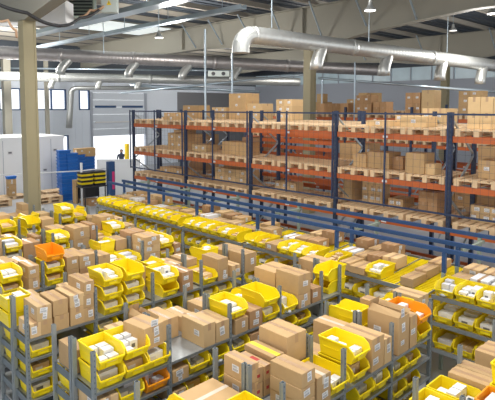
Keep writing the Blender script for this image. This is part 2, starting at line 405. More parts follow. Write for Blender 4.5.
# ---------------------------------------------------------------- prototypes: bins, boxes
def bin_meshes(W=.30, D=.47, H=.20):
    body = {}
    for m in ('yellow', 'orange_bin'):
        bm = bmesh.new()
        t = .018       # taper
        w0, w1 = W/2-t, W/2
        lipz = H*.5
        # bottom
        b = [bm.verts.new(v) for v in ((-w0, .05, 0), (w0, .05, 0), (w0, D-.015, 0), (-w0, D-.015, 0))]
        fl = [bm.verts.new(v) for v in ((-w1+.008, .0, lipz), (w1-.008, .0, lipz))]
        fk = [bm.verts.new(v) for v in ((-w1+.003, .02, H*.74), (w1-.003, .02, H*.74))]
        fs = [bm.verts.new(v) for v in ((-w1, .085, H), (w1, .085, H))]
        bk = [bm.verts.new(v) for v in ((-w1, D, H), (w1, D, H))]
        bm.faces.new((b[0], b[3], b[2], b[1]))
        bm.faces.new((b[0], b[1], fl[1], fl[0]))
        bm.faces.new((b[1], b[2], bk[1], fs[1], fk[1], fl[1]))
        bm.faces.new((b[3], b[0], fl[0], fk[0], fs[0], bk[0]))
        bm.faces.new((b[2], b[3], bk[0], bk[1]))
        bmesh.ops.recalc_face_normals(bm, faces=bm.faces)
        bmesh.ops.solidify(bm, geom=bm.faces[:], thickness=.005)
        me = bpy.data.meshes.new('bin_body'); bm.to_mesh(me); bm.free()
        # rims as bars
        mb = MB(); mb.v = [tuple(v.co) for v in me.vertices]; mb.f = [list(p.vertices) for p in me.polygons]; mb.mats = [m]; mb.m = [0]*len(mb.f)
        for s in (-1, 1):
            mb.bar((s*(w1+.003), .085, H-.006), (s*(w1+.003), D, H-.006), .014, m, .014)
            mb.bar((s*(w1+.001), .02, H*.74), (s*(w1+.003), .085, H-.006), .012, m)
            mb.bar((s*(w1-.006), .0, lipz), (s*(w1+.001), .02, H*.74), .012, m)
            mb.bar((s*(w1-.008), .2, H*.5), (s*(w1-.008), D-.06, H*.5), .006, m)
        mb.bar((-w1, D, H-.006), (w1, D, H-.006), .014, m); mb.bar((-w1+.006, -.002, lipz), (w1-.006, -.002, lipz), .016, m)
        # label slot
        mb.box((-.07, .006, .035), (.07, .012, .075), m)
        body[m] = mb.mesh('bin_body')
    lb = MB()
    import random as _r
    q = _r.Random(3)
    def tilt(x, z): # on sloping front
        return (x, .05*(1-z/lipz)-.006, z)
    z0, z1 = .028, .078
    lb.add([tilt(-.055, z0), tilt(.055, z0), tilt(.055, z1), tilt(-.055, z1)], [(0, 1, 2, 3)], 'paper')
    for k in range(9):
        x = -.045+k*.01+q.random()*.003; lb.add([(x, .05*(1-.035/lipz)-.0075, .035), (x+.004, .05*(1-.035/lipz)-.0075, .035), (x+.004, .05*(1-.06/lipz)-.0075, .06), (x, .05*(1-.06/lipz)-.0075, .06)], [(0, 1, 2, 3)], 'ink')
    return body, lb.mesh('bin_label')
BIN, BINLAB = bin_meshes()
BW, BD, BH = .30, .47, .20

def lumpy(kind, seed):
    """contents resting in a bin, as separate little things; returns list of (mesh, loc)"""
item_mesh = {}
def carton_mesh(w, d, h, m):
    k = (w, d, h, m)
    if k not in item_mesh:
        mb = MB(); mb.box((-w/2, -d/2, 0), (w/2, d/2, h), m)
        mb.box((-w/2*.6, -d/2-.0008, h*.3), (w/2*.2, -d/2, h*.7), 'ink' if m == 'paper' else 'lilac')
        mb.box((-.003, -d/2, h), (.003, d/2, h+.0006), 'lilac')
        item_mesh[k] = mb.mesh('product_carton')
    return item_mesh[k]
bag_me = None
def bag_mesh():
    global bag_me
    if bag_me is None:
        bm = bmesh.new(); bmesh.ops.create_icosphere(bm, subdivisions=3, radius=1)
        rr = random.Random(5)
        for v in bm.verts:
            n = math.sin(v.co.x*5+1)*math.cos(v.co.y*7)*.12+rr.uniform(-.04, .04)
            v.co = Vector((v.co.x*.10*(1+n), v.co.y*.14*(1+n), max(0, (v.co.z+.6)*.04*(1+n))))
        bag_me = bpy.data.meshes.new('plastic_bag'); bm.to_mesh(bag_me); bm.free(); bag_me.materials.append(M['foil'])
        for p in bag_me.polygons: p.use_smooth = True
    return bag_me
counts = {'contents': 0}
ORD = ['first', 'second', 'third', 'fourth', 'fifth', 'sixth', 'seventh', 'eighth', 'ninth', 'tenth', 'eleventh', 'twelfth', 'thirteenth', 'fourteenth', 'fifteenth', 'sixteenth', 'seventeenth', 'eighteenth', 'nineteenth', 'twentieth'] + ['twenty-'+s for s in ('first', 'second', 'third', 'fourth', 'fifth', 'sixth', 'seventh', 'eighth', 'ninth')]+['thirtieth']+['thirty-'+s for s in ('first', 'second', 'third', 'fourth', 'fifth', 'sixth', 'seventh', 'eighth', 'ninth')]
def put_bin(x, y, z, rz, where, color='yellow', fill='white', flag=2, scale=(1, 1, 1)):
    """x,y = middle of the bin's front lip; opens toward local -Y"""
    desc = {'white': 'of white cartons', 'card': 'of brown cartons', 'mix': 'of wrapped goods', 'none': 'empty', 'paper': 'of paper packets'}[fill]
    cn = 'orange' if color != 'yellow' else 'yellow'
    root = empty('picking_bin', (x, y, z), ('%s bin %s, %s' % (cn, desc, where)) if fill != 'none' else ('empty %s bin, %s' % (cn, where)), 'bin', rz)
    root.scale = scale
    bb = link('bin_body', BIN[color], root)
    if R.random() < .85: link('label_card', BINLAB, bb)
    if fill == 'none': return root
    rot = Matrix.Rotation(rz, 3, 'Z'); full = R.random() < .5
    def sub(me, lx, ly, lz, a, nm, lab):
        p = Vector((x, y, z+lz)) + rot@Vector((lx*scale[0], ly*scale[1], 0))
        o = link(nm, me, None, p, rz+a); gw = where.split(', ')[-1]
        tag(o, lab+', '+gw, 'carton' if nm != 'goods_bag' else 'bag', lab+' in bins, '+gw); counts['contents'] += 1
    if fill in ('white', 'card', 'mix', 'paper'):
        m = {'white': 'white', 'card': 'card2', 'mix': 'lilac', 'paper': 'paper'}[fill]
        cnm = {'white': 'small white carton', 'card': 'small brown carton', 'mix': 'pale wrapped packet', 'paper': 'flat white packet'}[fill]
        cnm += ' lying in a bin'
        if flag >= 2:
            h = R.choice((.10, .12, .14))
            for iy, ly in enumerate((.13, .24, .35)):
                for ix, lx in enumerate((-.065, .065)):
                    if R.random() < .14: continue
                    hh = h if R.random() < .7 else h*1.25
                    if fill == 'mix' and R.random() < .5: sub(bag_mesh(), lx*.4, ly, .006, R.uniform(-.3, .3), 'goods_bag', 'crumpled clear bag of goods in a bin'); break
                    sub(carton_mesh(.115, .095, round(hh*(.8 if ly < .2 else 1.15), 3), m), lx, ly, .006, R.uniform(-.03, .03), 'product_carton', cnm)
        elif flag == 1:
            sub(carton_mesh(.23, .15, .13, m), 0, .18, .006, R.uniform(-.04, .04), 'product_carton', cnm)
            sub(carton_mesh(.22, .14, .17, m), 0, .35, .006, R.uniform(-.03, .03), 'product_carton', cnm)
        else:
            sub(carton_mesh(.22, .32, .12, m), 0, .25, .006, 0, 'product_carton', cnm)
    return root

def label_mesh(w, h):
    mb = MB(); mb.add([(-w/2, 0, -h/2), (w/2, 0, -h/2), (w/2, 0, h/2), (-w/2, 0, h/2)], [(0, 1, 2, 3)], 'paper')
    q = random.Random(9)
    for k in range(8):
        x = -w*.4+k*w*.1; mb.add([(x, -.0006, -h*.4), (x+w*.05, -.0006, -h*.4), (x+w*.05, -.0006, -h*.05), (x, -.0006, -h*.05)], [(0, 1, 2, 3)], 'ink')
    for k in range(3):
        z = h*.1+k*h*.1; mb.add([(-w*.4, -.0006, z), (w*.3-k*.05*w, -.0006, z), (w*.3-k*.05*w, -.0006, z+h*.035), (-w*.4, -.0006, z+h*.035)], [(0, 1, 2, 3)], 'ink')
    return mb.mesh('shipping_label')
LABS = [label_mesh(.10, .07), label_mesh(.07, .10), label_mesh(.05, .05)]
def put_box(x0, x1, y0, y1, z, h, where, m=None, labels=None, tape='tape', tilt=0, open_=False, parts=True, sidelab=None, name='cardboard_box', redprint=False, desc=None, rz=None):
    m = m or R.choice(('card1', 'card1', 'card2', 'card3', 'card1', 'card2'))
    w, d = x1-x0, y1-y0; rz = R.uniform(-.02, .02) if rz is None else rz
    cn = {'card1': 'brown cardboard box', 'card2': 'light cardboard box', 'card3': 'dark brown cardboard box', 'white': 'white carton', 'yellow': 'yellow box'}[m]
    if desc: cn = desc
    root = empty(name, ((x0+x1)/2, (y0+y1)/2, z), '%s, %s' % (cn, where), 'box', rz)
    if tilt: root.rotation_euler.x = tilt
    mb = MB(); e = .004; W, D = w/2, d/2
    if not open_:
        # chamfered carton
        vs = []
        for zz, s in ((0, e), (e, 0), (h-e, 0), (h, e)):
            vs += [(-W+s, -D+s, zz), (W-s, -D+s, zz), (W-s, D-s, zz), (-W+s, D-s, zz)]
        fs = [(3, 2, 1, 0), (12, 13, 14, 15)]
        for k in range(3):
            for i in range(4): fs.append((k*4+i, k*4+(i+1) % 4, k*4+4+(i+1) % 4, k*4+4+i))
        mb.add(vs, fs, m)
    else:
        t = .006
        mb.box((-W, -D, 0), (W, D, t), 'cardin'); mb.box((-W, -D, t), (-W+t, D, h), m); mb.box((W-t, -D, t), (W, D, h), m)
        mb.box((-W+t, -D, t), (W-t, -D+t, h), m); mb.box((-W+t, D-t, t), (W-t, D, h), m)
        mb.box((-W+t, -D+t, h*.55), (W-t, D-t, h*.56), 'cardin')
    cb = mb.obj('carton_body', root)
    if not parts: return root
    if open_:
        for s in (-1, 1):
            f = MB(); f.add([(s*W, -D, h), (s*W, D, h), (s*(W*(.45 if s < 0 else 1.25)), D*.98, h+.05*(1 if s > 0 else 1.4)), (s*(W*(.45 if s < 0 else 1.25)), -D*.98, h+.045)], [(0, 1, 2, 3)], m)
            f.obj('flap', root)
        f = MB(); f.add([(-W*.95, D, h), (W*.95, D, h), (W*.9, D*.9, h+.11), (-W*.9, D*.9, h+.11)], [(0, 1, 2, 3)], m); f.obj('flap', root)
    else:
        f = MB(); tw = .025 if tape != 'tapey' else .03
        along = w >= d
        if along: f.box((-W-.001, -tw, h), (W+.001, tw, h+.001), tape); f.box((-W-.001, -tw, h*.7), (-W, tw, h), tape)
        else: f.box((-tw, -D-.001, h), (tw, D+.001, h+.001), tape); f.box((-tw, -D-.001, h*.7), (tw, -D, h), tape)
        f.obj('tape', root)
    n = labels if labels is not None else R.choice((0, 1, 1, 2))
    for k in range(n):
        lm = R.choice(LABS[:2]); s = min(1, w*.85/.1, h*.85/.1)*R.uniform(.8, 1.1)
        lo = link('shipping_label', lm, cb, (R.uniform(-.2, .2)*w, -D-.0015, h*R.uniform(.45, .6) if n < 2 else h*(.3+.4*k)), 0); lo.scale = (s, s, s); lo.rotation_euler.y = R.uniform(-.12, .12)
    if (sidelab if sidelab is not None else R.random() < .25):
        lo = link('shipping_label', LABS[0], cb, (-W-.0015, R.uniform(-.2, .2)*d, h*.55), -math.pi/2)
    if redprint:
        f = MB()
        for a, b in ((-.5, .5),): f.box((W*a, -D*.3, h+.0011), (W*b, D*.3, h+.0016), 'redink')
        f.obj('red_print', root)
        f = MB(); f.box((-W*.35, -D-.0016, h*.4), (W*.35, -D-.001, h*.6), 'redink'); f.obj('red_print', root)
    return root

# ---------------------------------------------------------------- picking shelving rows
SZ = 1.37; SP = .27; X0 = 2.48; BAY = .942; DEP = .48
rows = {4: 1.30, 3: 3.04, 2: 4.79, 1: 6.52, 0: 8.26, -1: 10.0, -2: 11.74, -3: 13.25}
RN = {4: 'nearest', 3: 'second', 2: 'third', 1: 'fourth', 0: 'fifth', -1: 'sixth', -2: 'seventh', -3: 'farthest'}
up_me = None
def upright_mesh():
    mb = MB(); H = 1.81; w = .038
    mb.box((-w/2, -w/2, 0), (w/2, -w/2+.004, H), 'upright'); mb.box((-w/2, -w/2, 0), (-w/2+.004, w/2, H), 'upright'); mb.box((w/2-.004, -w/2, 0), (w/2, w/2, H), 'upright')
    mb.box((-w/2-.006, w/2-.004, 0), (w/2+.006, w/2, H), 'upright')
    for k in range(30): mb.box((-.006, -w/2-.0008, .08+k*.058), (.006, -w/2, .10+k*.058), 'panel')
    return mb.mesh('upright')
UPM = upright_mesh()
def shelf_mesh(L, D):
    mb = MB(); mb.box((0.022, 0, -.004), (L-.022, D, 0), 'steel')
    for y in (0, D-.012): mb.box((.02, y, -.035), (L-.02, y+.012, -.004), 'steel')
    mb.box((.02, -.004, -.012), (L-.02, 0, .0), 'steel')
    return mb.mesh('shelf')
SHM = shelf_mesh(BAY, DEP)
SHH = shelf_mesh(.47, DEP)
side_me = None
mbx = MB(); mbx.box((-.004, .02, -.09), (.004, DEP-.02, 0.0), 'panel'); SIDE = mbx.mesh('side_plate')
row_end = {4: 5, 3: 4, 2: 4, 1: 4, 0: 4, -1: 4, -2: 4, -3: 3}
def make_run(r, side):
    y = rows[r]+(.5 if side == 'rear' else 0); nb = row_end[r]
    root = empty('shelving_rack', (X0, y, 0), 'galvanised shelving run on the %s side of the %s row' % ('near' if side == 'front' else 'far', RN[r]), 'shelving')
    xs = [k*BAY for k in range(nb+1)] + ([nb*BAY+.47] if r == 2 else [])
    for i, x in enumerate(xs):
        for yy in (.02, DEP-.02):
            link('upright', UPM, root, (x, yy, 0), 0 if yy < .1 else math.pi)
        for k in range(5):
            if i in (0, len(xs)-1): link('side_plate', SIDE, root, (x, 0, SZ-k*SP), 0)
    for i in range(len(xs)-1):
        for k in range(5): link('shelf', SHM if i < nb else SHH, root, (xs[i], 0, SZ-k*SP), 0)
    return root
for r in rows:
    for side in ('front', 'rear'):
        if r == -3 and side == 'rear': continue
        make_run(r, side)

ctr = {}
def where(r, side, x, lvl=0, tier=None):
    bay = max(0, min(5, int((x-X0)/BAY)))
    key = (r, side, lvl, bay, tier); ctr[key] = ctr.get(key, 0)+1
    L = ['top', 'second', 'third', 'fourth'][lvl]
    t = {None: '', 0: 'lower ', 1: 'upper ', 2: 'topmost '}[tier]
    return '%s%s in %s bay, %s shelf, %s side %s row' % (t, ORD[ctr[key]-1], ORD[bay], L, 'near' if side == 'front' else 'far', RN[r])
def base_y(r, side): return rows[r]+(.5 if side == 'rear' else 0)
# hand placed runs: (kind, px0, px1, tiers, options)
def px_x(r, side, px, z=SZ): return Xrow(px, base_y(r, side)+.01, z)
FILLS = ['white', 'white', 'mix', 'card', 'paper', 'none']
def binstack(r, side, xc, n, fl, colors=None, fills=None, z0=SZ, lvl=0, turned=False, sc=1.0):
    y = base_y(r, side)
    for k in range(n):
        col = (colors[k] if colors else 'yellow'); fill = fills[k] if fills else R.choice(FILLS[:5])
        w = where(r, side, xc, lvl, k if n > 1 else None)
        if side == 'front' and not turned: put_bin(xc, y-.01, z0+k*(BH+.002), 0, w, col, fill, fl if k == n-1 else min(fl, 1))
        elif turned: put_bin(xc-.24, y+.2, z0+k*(BH+.002), -math.pi/2, w, col, fill, fl)
        else: put_bin(xc, y+DEP+.01, z0+k*(BH+.002), math.pi, w, col, fill, fl)
def bx(r, side, xa, xb, hs, dep=.44, off=.0, z0=SZ, lvl=0, **kw):
    y = base_y(r, side)+off; z = z0+.001
    lst = kw.pop('per', None)
    for k, h in enumerate(hs):
        k2 = dict(kw)
        if lst: k2.update(lst[k])
        j = R.uniform(-.008, .008) if k else 0
        put_box(xa+.004+j, xb-.004+j, y, y+dep, z, h-.002, where(r, side, (xa+xb)/2, lvl, min(k, 2) if len(hs) > 1 else None), **k2); z += h
SPEC = []
def clampx(xa, xb):
    k = int(((xa+xb)/2-X0)//BAY); lo, hi = X0+k*BAY+.024, X0+(k+1)*BAY-.024
    w = xb-xa
    if xa < lo: xa = lo; xb = max(xb, lo+min(w, .16)) 
    if xb > hi: xb = hi; xa = min(xa, hi-min(w, .16))
    return xa, xb
def B(r, side, p0, p1, hs, **kw):
    xa, xb = clampx(px_x(r, side, p0), px_x(r, side, p1)); SPEC.append((r, side, xa, xb)); bx(r, side, xa, xb, hs, **kw)
def N(r, side, p0, p1, n, **kw):
    xa, xb = px_x(r, side, p0), px_x(r, side, p1); c = (xa+xb)/2
    k = int((c-X0)//BAY); c = min(max(c, X0+k*BAY+.182), X0+(k+1)*BAY-.182)
    for q in sorted(SPEC):
        if q[0] == r and q[1] == side and q[2]-.158 < c < q[3]+.158: c = (q[3]+.16) if c > (q[2]+q[3])/2 else (q[2]-.16)
    xa, xb = c-.156, c+.156; SPEC.append((r, side, xa, xb)); binstack(r, side, (xa+xb)/2, n, kw.pop('fl', 2), **kw)
# ---- row 1 (fourth)
B(1, 'front', 22, 37, [.19], dep=.36, labels=1)
B(1, 'front', 38, 53, [.19, .2], dep=.45, per=[{'labels': 0}, {'labels': 2, 'm': 'card2', 'sidelab': True}], m='card1')
B(1, 'front', 54, 69, [.2, .21], dep=.45, m='card1', labels=0, tape='tape')
B(1, 'front', 70, 85, [.25, .17], dep=.46, per=[{'m': 'card1', 'labels': 1}, {'m': 'card2', 'labels': 2}])
B(1, 'front', 90, 102, [.19, .19, .18], dep=.46, m='card1', labels=1)
N(1, 'front', 102, 125, 3, fl=2, fills=['white', 'white', 'paper'])
N(1, 'front', 125, 146, 3, fl=2, fills=['white', 'white', 'none'])
N(1, 'front', 160, 181, 2, fl=2, fills=['none', 'paper'])
B(1, 'front', 182, 193, [.32], dep=.44, labels=2)
N(1, 'front', 198, 218, 1, fl=1, fills=['card']); B(1, 'front', 218, 228, [.18, .2], dep=.44, m='card1')
B(1, 'front', 232, 240, [.2], dep=.4); B(1, 'front', 242, 256, [.34], dep=.42, m='card1', labels=1)
B(1, 'rear', 32, 45, [.22, .1]); N(1, 'rear', 45, 62, 1, fills=['paper']); N(1, 'rear', 12, 28, 2, fills=['none', 'paper'])
B(1, 'rear', 90, 104, [.2, .16]); N(1, 'rear', 108, 124, 2); B(1, 'rear', 128, 143, [.2, .2]); N(1, 'rear', 150, 165, 2, fills=['mix', 'white'])
B(1, 'rear', 170, 183, [.18, .12], m='card1'); B(1, 'rear', 185, 197, [.16, .16]); N(1, 'rear', 205, 220, 2); B(1, 'rear', 224, 243, [.3])
# ---- row 2 (third)
N(2, 'front', 101, 123, 2, fills=['white', 'white']); N(2, 'front', 124, 147, 2, fills=['card', 'paper'])
xa, xb = px_x(2, 'front', 148), px_x(2, 'front', 169); binstack(2, 'front', (xa+xb)/2, 1, 1, fills=['white'])
put_box(xa-.03, xb-.03, 4.87, 5.24, SZ+BH+.004, .26, 'standing askew on a yellow bin, third row', m='card1', labels=3, open_=False, desc='battered brown box with three labels', rz=.12)
B(2, 'front', 203, 215, [.29], dep=.44, m='card2', labels=0); B(2, 'front', 216, 230, [.26], dep=.44, m='card2', labels=1)
B(2, 'front', 235, 248, [.2], dep=.44, m='card1', labels=1, ); B(2, 'front', 249, 262, [.24], dep=.44, m='card3', labels=2)
xa, xb = px_x(2, 'front', 233), px_x(2, 'front', 249); put_bin((xa+xb)/2-.03, 4.79, SZ+.203, 0, 'standing on a cardboard box, third bay, third row', 'yellow', 'paper', 2)
N(2, 'front', 264, 280, 2, fills=['white', 'none'])
N(2, 'front', 283, 297, 1, fills=['mix'])
B(2, 'front', 298, 310, [.2, .30], dep=.45, m='card1', per=[{'labels': 2}, {'labels': 1}]); B(2, 'front', 312, 322, [.22], dep=.4, m='card3', labels=1)
binstack(2, 'front', 6.50+.2, 2, 1, fills=['none', 'none'], turned=True)
y2 = 'rear'
B(2, y2, 64, 84, [.27], dep=.40, m='card1', labels=0); B(2, y2, 122, 140, [.24], m='card2', labels=1); B(2, y2, 142, 158, [.3], m='card1', labels=1, open_=True)
B(2, y2, 160, 178, [.27], m='card1', labels=0); B(2, y2, 184, 197, [.2]); N(2, y2, 104, 118, 1)
N(2, y2, 255, 272, 1, fills=['white']); N(2, y2, 238, 254, 1, fills=['paper']); B(2, y2, 200, 224, [.22], m='card1')
B(2, y2, 274, 293, [.2, .22], m='card1', labels=0); B(2, y2, 296, 312, [.12]); N(2, y2, 226, 237, 1)
B(2, y2, 318, 334, [.18, .16], m='card1', labels=1)
# ---- row 3 (second)
B(3, 'front', 300, 314, [.14, .14, .15], dep=.4, m='card1', labels=1, redprint=False, tape='tape')
B(3, 'front', 316, 330, [.3], dep=.3, m='card1', labels=2, sidelab=False, tape='tapew')
N(3, 'front', 333, 347, 1, fills=['paper'])
N(3, 'front', 352, 368, 2, fills=['card', 'white'])
B(3, 'front', 371, 383, [.38], dep=.44, m='card1', labels=2); B(3, 'front', 384, 393, [.30], dep=.44, m='card2', labels=1)
B(3, 'front', 397, 408, [.46], dep=.42, m='card1', labels=3, open_=True); B(3, 'front', 409, 416, [.40], dep=.42, m='card1', labels=1)
N(3, 'front', 417, 432, 2, fills=['none', 'white'], colors=['yellow', 'orange_bin'])
r3 = 'rear'

B(3, r3, 240, 251, [.2, .2], dep=.36, m='card1', labels=0, sidelab=True)
B(3, r3, 253, 262, [.17, .16], dep=.38, m='card1', redprint=True, labels=0); B(3, r3, 263, 271, [.17, .15], dep=.38, m='card1', redprint=True, labels=0)
B(3, r3, 272, 284, [.19, .18], dep=.42, m='card1', tape='tapey', labels=0)
B(3, r3, 286, 308, [.18, .33], dep=.42, m='card1', labels=0)
B(3, r3, 314, 330, [.14], m='card1'); B(3, r3, 340, 352, [.3], dep=.42, m='card1', tape='tapew', labels=0)
N(3, r3, 353, 368, 2, fills=['none', 'white']); N(3, r3, 370, 384, 1, fills=['white']); B(3, r3, 387, 397, [.3], m='card1')
N(3, r3, 401, 416, 1); B(3, r3, 418, 430, [.2])
binstack(3, 'front', 3.22, 1, 2, fills=['white'], z0=SZ+.001); SPEC.append((3, 'front', 3.05, 3.39))
binstack(3, 'front', 2.82, 1, 2, fills=['paper'], z0=SZ+.001)
binstack(3, r3, 2.70, 1, 2, fills=['paper'], z0=SZ+.001); bx(3, r3, 2.90, 3.38, [.15], m='card1', tape='tapew', labels=0)
put_bin(3.70-.25, 0, 0, 0, 'x', 'yellow', 'none') if 0 else None
# ---- row 4 (nearest), rear run only

for (p0, py) in ():
    pass
xs = Xrow(412, 2.40, SZ+.2)
put_bin(4.52, 1.85, SZ+.001, 0, 'first in third bay, far side nearest row', 'yellow', 'white', 2)
put_bin(4.86, 1.85, SZ+.001, 0, 'second in third bay, far side nearest row', 'yellow', 'paper', 2)
put_bin(4.16, 1.85, SZ+.001, 0, 'first in second bay, far side nearest row', 'yellow', 'white', 1)
for k, (a, b, h) in enumerate(((5.04, 5.23, .25), (5.235, 5.285+.13, .25), (5.70, 5.88, .26), (5.885, 6.08, .25))):
    put_box(a, b, 1.83, 2.26, SZ+.001, h, '%s in line at fourth bay, far side of nearest row' % ORD[k], m='card1', labels=0)
for k in range(2): put_bin(4.62, 1.29, SZ+.001+k*.202, 0, '%s in near-side stack, nearest row' % ['lower', 'upper'][k], ['yellow', 'orange_bin'][k], ['none', 'white'][k], 1)
for k in range(3): put_bin(4.96, 1.29, SZ+.001+k*.202, 0, '%s in taller near-side stack, nearest row' % ['bottom', 'middle', 'topmost'][k], 'yellow', 'white', 1)
def occupied(r, side, a, b):
    return any(q[0] == r and q[1] == side and a < q[3]-.005 and b > q[2]+.005 for q in SPEC)
def autofill(r, side, lvl=0, xmin=None, xmax=None, pbin=.55, fl=1, maxh=None, skip=.08, first=False):
    z0 = SZ-lvl*SP; x = (xmin or X0)+.03; end = xmax or (X0+row_end[r]*BAY)-.02
    while x < end-.12:
        # keep clear of uprights
        k = math.ceil((x-.024-X0)/BAY-1e-6); nxt = X0+k*BAY
        if abs(x-nxt) < .026 : x = nxt+.026; continue
        lim = min(X0+math.ceil((x-X0)/BAY)*BAY-.024, end)
        isbin = R.random() < pbin
        w = .315 if isbin else R.choice((.16, .2, .24, .28, .32, .36))
        if x+w > lim:
            if lim-x > .13 and not lvl: w = lim-x; isbin = False
            else: x = X0+math.ceil((x-X0)/BAY)*BAY+.026; continue
        if lvl == 0 and occupied(r, side, x, x+w): x += .04; continue
        if lvl == 1 and r == 2 and side == 'front' and x < SPEC2+.17 and x+w > SPEC2-.17: x += .04; continue
        if R.random() < skip: x += w*.7; continue
        if isbin:
            n = 1 if (maxh or lvl) else R.choice((1, 1, 2, 2, 3))
            binstack(r, side, x+w/2, n, fl, z0=z0+.001, lvl=lvl, colors=None)
        else:
            if maxh or lvl: hs = [R.uniform(.12, .2)]
            else: hs = R.choice(([R.uniform(.2, .36)], [.2, .16], [.15, .18], [.24], [.18, .22], [.17, .15, .17]))
            bx(r, side, x, x+w, hs, dep=R.uniform(.34, .45), z0=z0, lvl=lvl, parts=(fl > 0) )
        x += w+.008
# specials in far rows
xa = px_x(0, 'front', 50); 
B(0, 'front', 29, 40, [.2, .2], m='card1', labels=1)
N(0, 'front', 47, 65, 3, colors=['yellow', 'yellow', 'orange_bin'], fills=['card', 'white', 'none'])
B(0, 'front', 67, 79, [.2, .22], m='card1', labels=1)
N(0, 'front', 4, 22, 2, fills=['card', 'paper'])
N(-2, 'front', 26, 42, 2, fills=['white', 'none']); N(-1, 'front', 49, 64, 2, fills=['white', 'white'])
B(-1, 'front', 74, 90, [.22, .24], m='card1', labels=1)
R.seed(21)
for r in (0, -1, -2, -3):
    autofill(r, 'front', 0, fl=1 if r > -2 else 0, pbin=.62)
    if r != -3: autofill(r, 'rear', 0, fl=1 if r > -2 else 0, pbin=.55)
autofill(1, 'rear', 0, fl=1, pbin=.4, skip=.3); autofill(2, 'rear', 0, fl=1, pbin=.3, skip=.5)
autofill(1, 'front', 0, fl=2, pbin=.3, skip=.3, xmin=4.42)
binstack(2, 'front', px_x(2, 'front', 158, SZ-SP), 1, 2, colors=['orange_bin'], fills=['paper'], z0=SZ-SP+.001, lvl=1); SPEC2 = px_x(2, 'front', 158, SZ-SP)
for r in (1, 2, 3):
    for lv in (1, 2, 3): autofill(r, 'front', lv, fl=2 if r > 1 and lv == 1 else 1, pbin=.85, skip=.12)
autofill(0, 'front', 1, fl=0, pbin=.8)
for r in (2, 1): 
    for lv in (1, 2): autofill(r, 'rear', lv, xmax=X0+BAY, fl=0, pbin=1, skip=0)

# ---------------------------------------------------------------- flow rack along Y
FX = 7.62; FY1 = 14.5; FY0 = 1.6
posts_y = [14.4-2.13*k for k in range(7)]
root = empty('flow_rack', (FX, FY0, 0), 'long carton flow rack with yellow roller lanes beside the blue rails', 'shelving')
for i in range(6):
    a, b = posts_y[i+1], posts_y[i]
    for lv, z in enumerate((SZ, SZ-.42, SZ-.84)):
        L = b-a
        for e0, e1 in (((0, 0, -.05), (.03, L-.06, .012)), ((1.5, 0, .04), (1.53, L-.06, .11))):
            mb = MB(); mb.box(e0, e1, 'steel'); o = mb.obj('shelf_edge', root); o.location = (0, a-FY0+.03, z)
        mb = MB()
        nr = int(1.46/.065)
        for k in range(nr):
            x = .04+k*.065; mb.box((x, .01, -.02+x*.06), (x+.028, L-.08, .004+x*.06), 'yellow')
        for k in range(8): mb.bar((.03, k*(L-.1)/7, .0), (1.5, k*(L-.1)/7, .10), .015, 'steel', .03)
        o = mb.obj('roller_lane', root); o.location = (0, a-FY0+.03, z)
    for yy in (a,) + ((b,) if i == 0 else ()):
        for xx in (.05, .46, .96, 1.50):
            mb = MB(); mb.box((-.025, -.025, 0), (.025, .025, 1.3 if xx < .3 else (1.62 if xx < 1.2 else 1.45)), 'green' if xx > .3 else 'upright')
            o = mb.obj('post', root); o.location = (xx, yy-FY0, 0)
for lv, z in enumerate((SZ, SZ-.42, SZ-.84)):
    y = posts_y[0] if lv < 2 else posts_y[3]-.06; n = 0
    while y > 1.9:
        if any(abs(y-.16-p) < .19 for p in posts_y):
            y -= .05; continue
        n += 1; tx = proj((FX, y, z))[0]
        if lv == 0 and 374 < tx < 384:
            y -= .322; continue
        if lv == 0 and (396 < tx < 416 or 330 < tx < 342):
            for q in range(3): put_box(FX+.01+q*.47, FX+.46+q*.47, y-.24, y-.02, z+.03+q*.03, .14, '%s back in lane %s from far end of flow rack' % (ORD[q], ORD[min(n-1, 38)]), rz=0, m='card1', labels=0)
            y -= .25; continue
        kind = R.random(); wh = '%s from far end, %s level of flow rack' % (ORD[min(n-1, 38)], ['top', 'second', 'third'][lv])
        if lv == 0 and tx > 232 and kind < .2:
            put_box(FX+.0, FX+.42, y-.30, y, z+.02, R.uniform(.1, .16), wh, rz=0, parts=True)
        else:
            pf = R.random(); fill = 'none' if tx < 150 and pf < .3 else R.choice(('white', 'white', 'paper', 'paper', 'card', 'mix'))
            put_bin(FX-.0, y-.157, z+.017, -math.pi/2, wh, 'yellow', fill, (2 if tx > 165 else 1) if lv == 0 else (1 if lv == 1 else 0))
        # things queued behind on the lanes
        if lv == 0 and R.random() < .8:
            ln = R.choice((.3, .45, .5)); h = R.uniform(.09, .2)
            kx = FX+.54; w2 = '%s from far end, behind bins of flow rack' % ORD[min(n-1, 38)]
            put_box(kx, kx+.36, y-.29, y-.01, z+.075, h, w2, rz=0, m=R.choice(('card1', 'card1', 'card2', 'card3', 'white')))
            if R.random() < .6: put_box(FX+1.02, FX+1.42, y-.29, y-.01, z+.105, R.uniform(.1, .28), w2.replace('behind bins', 'back lane'), rz=0)
        y -= .322
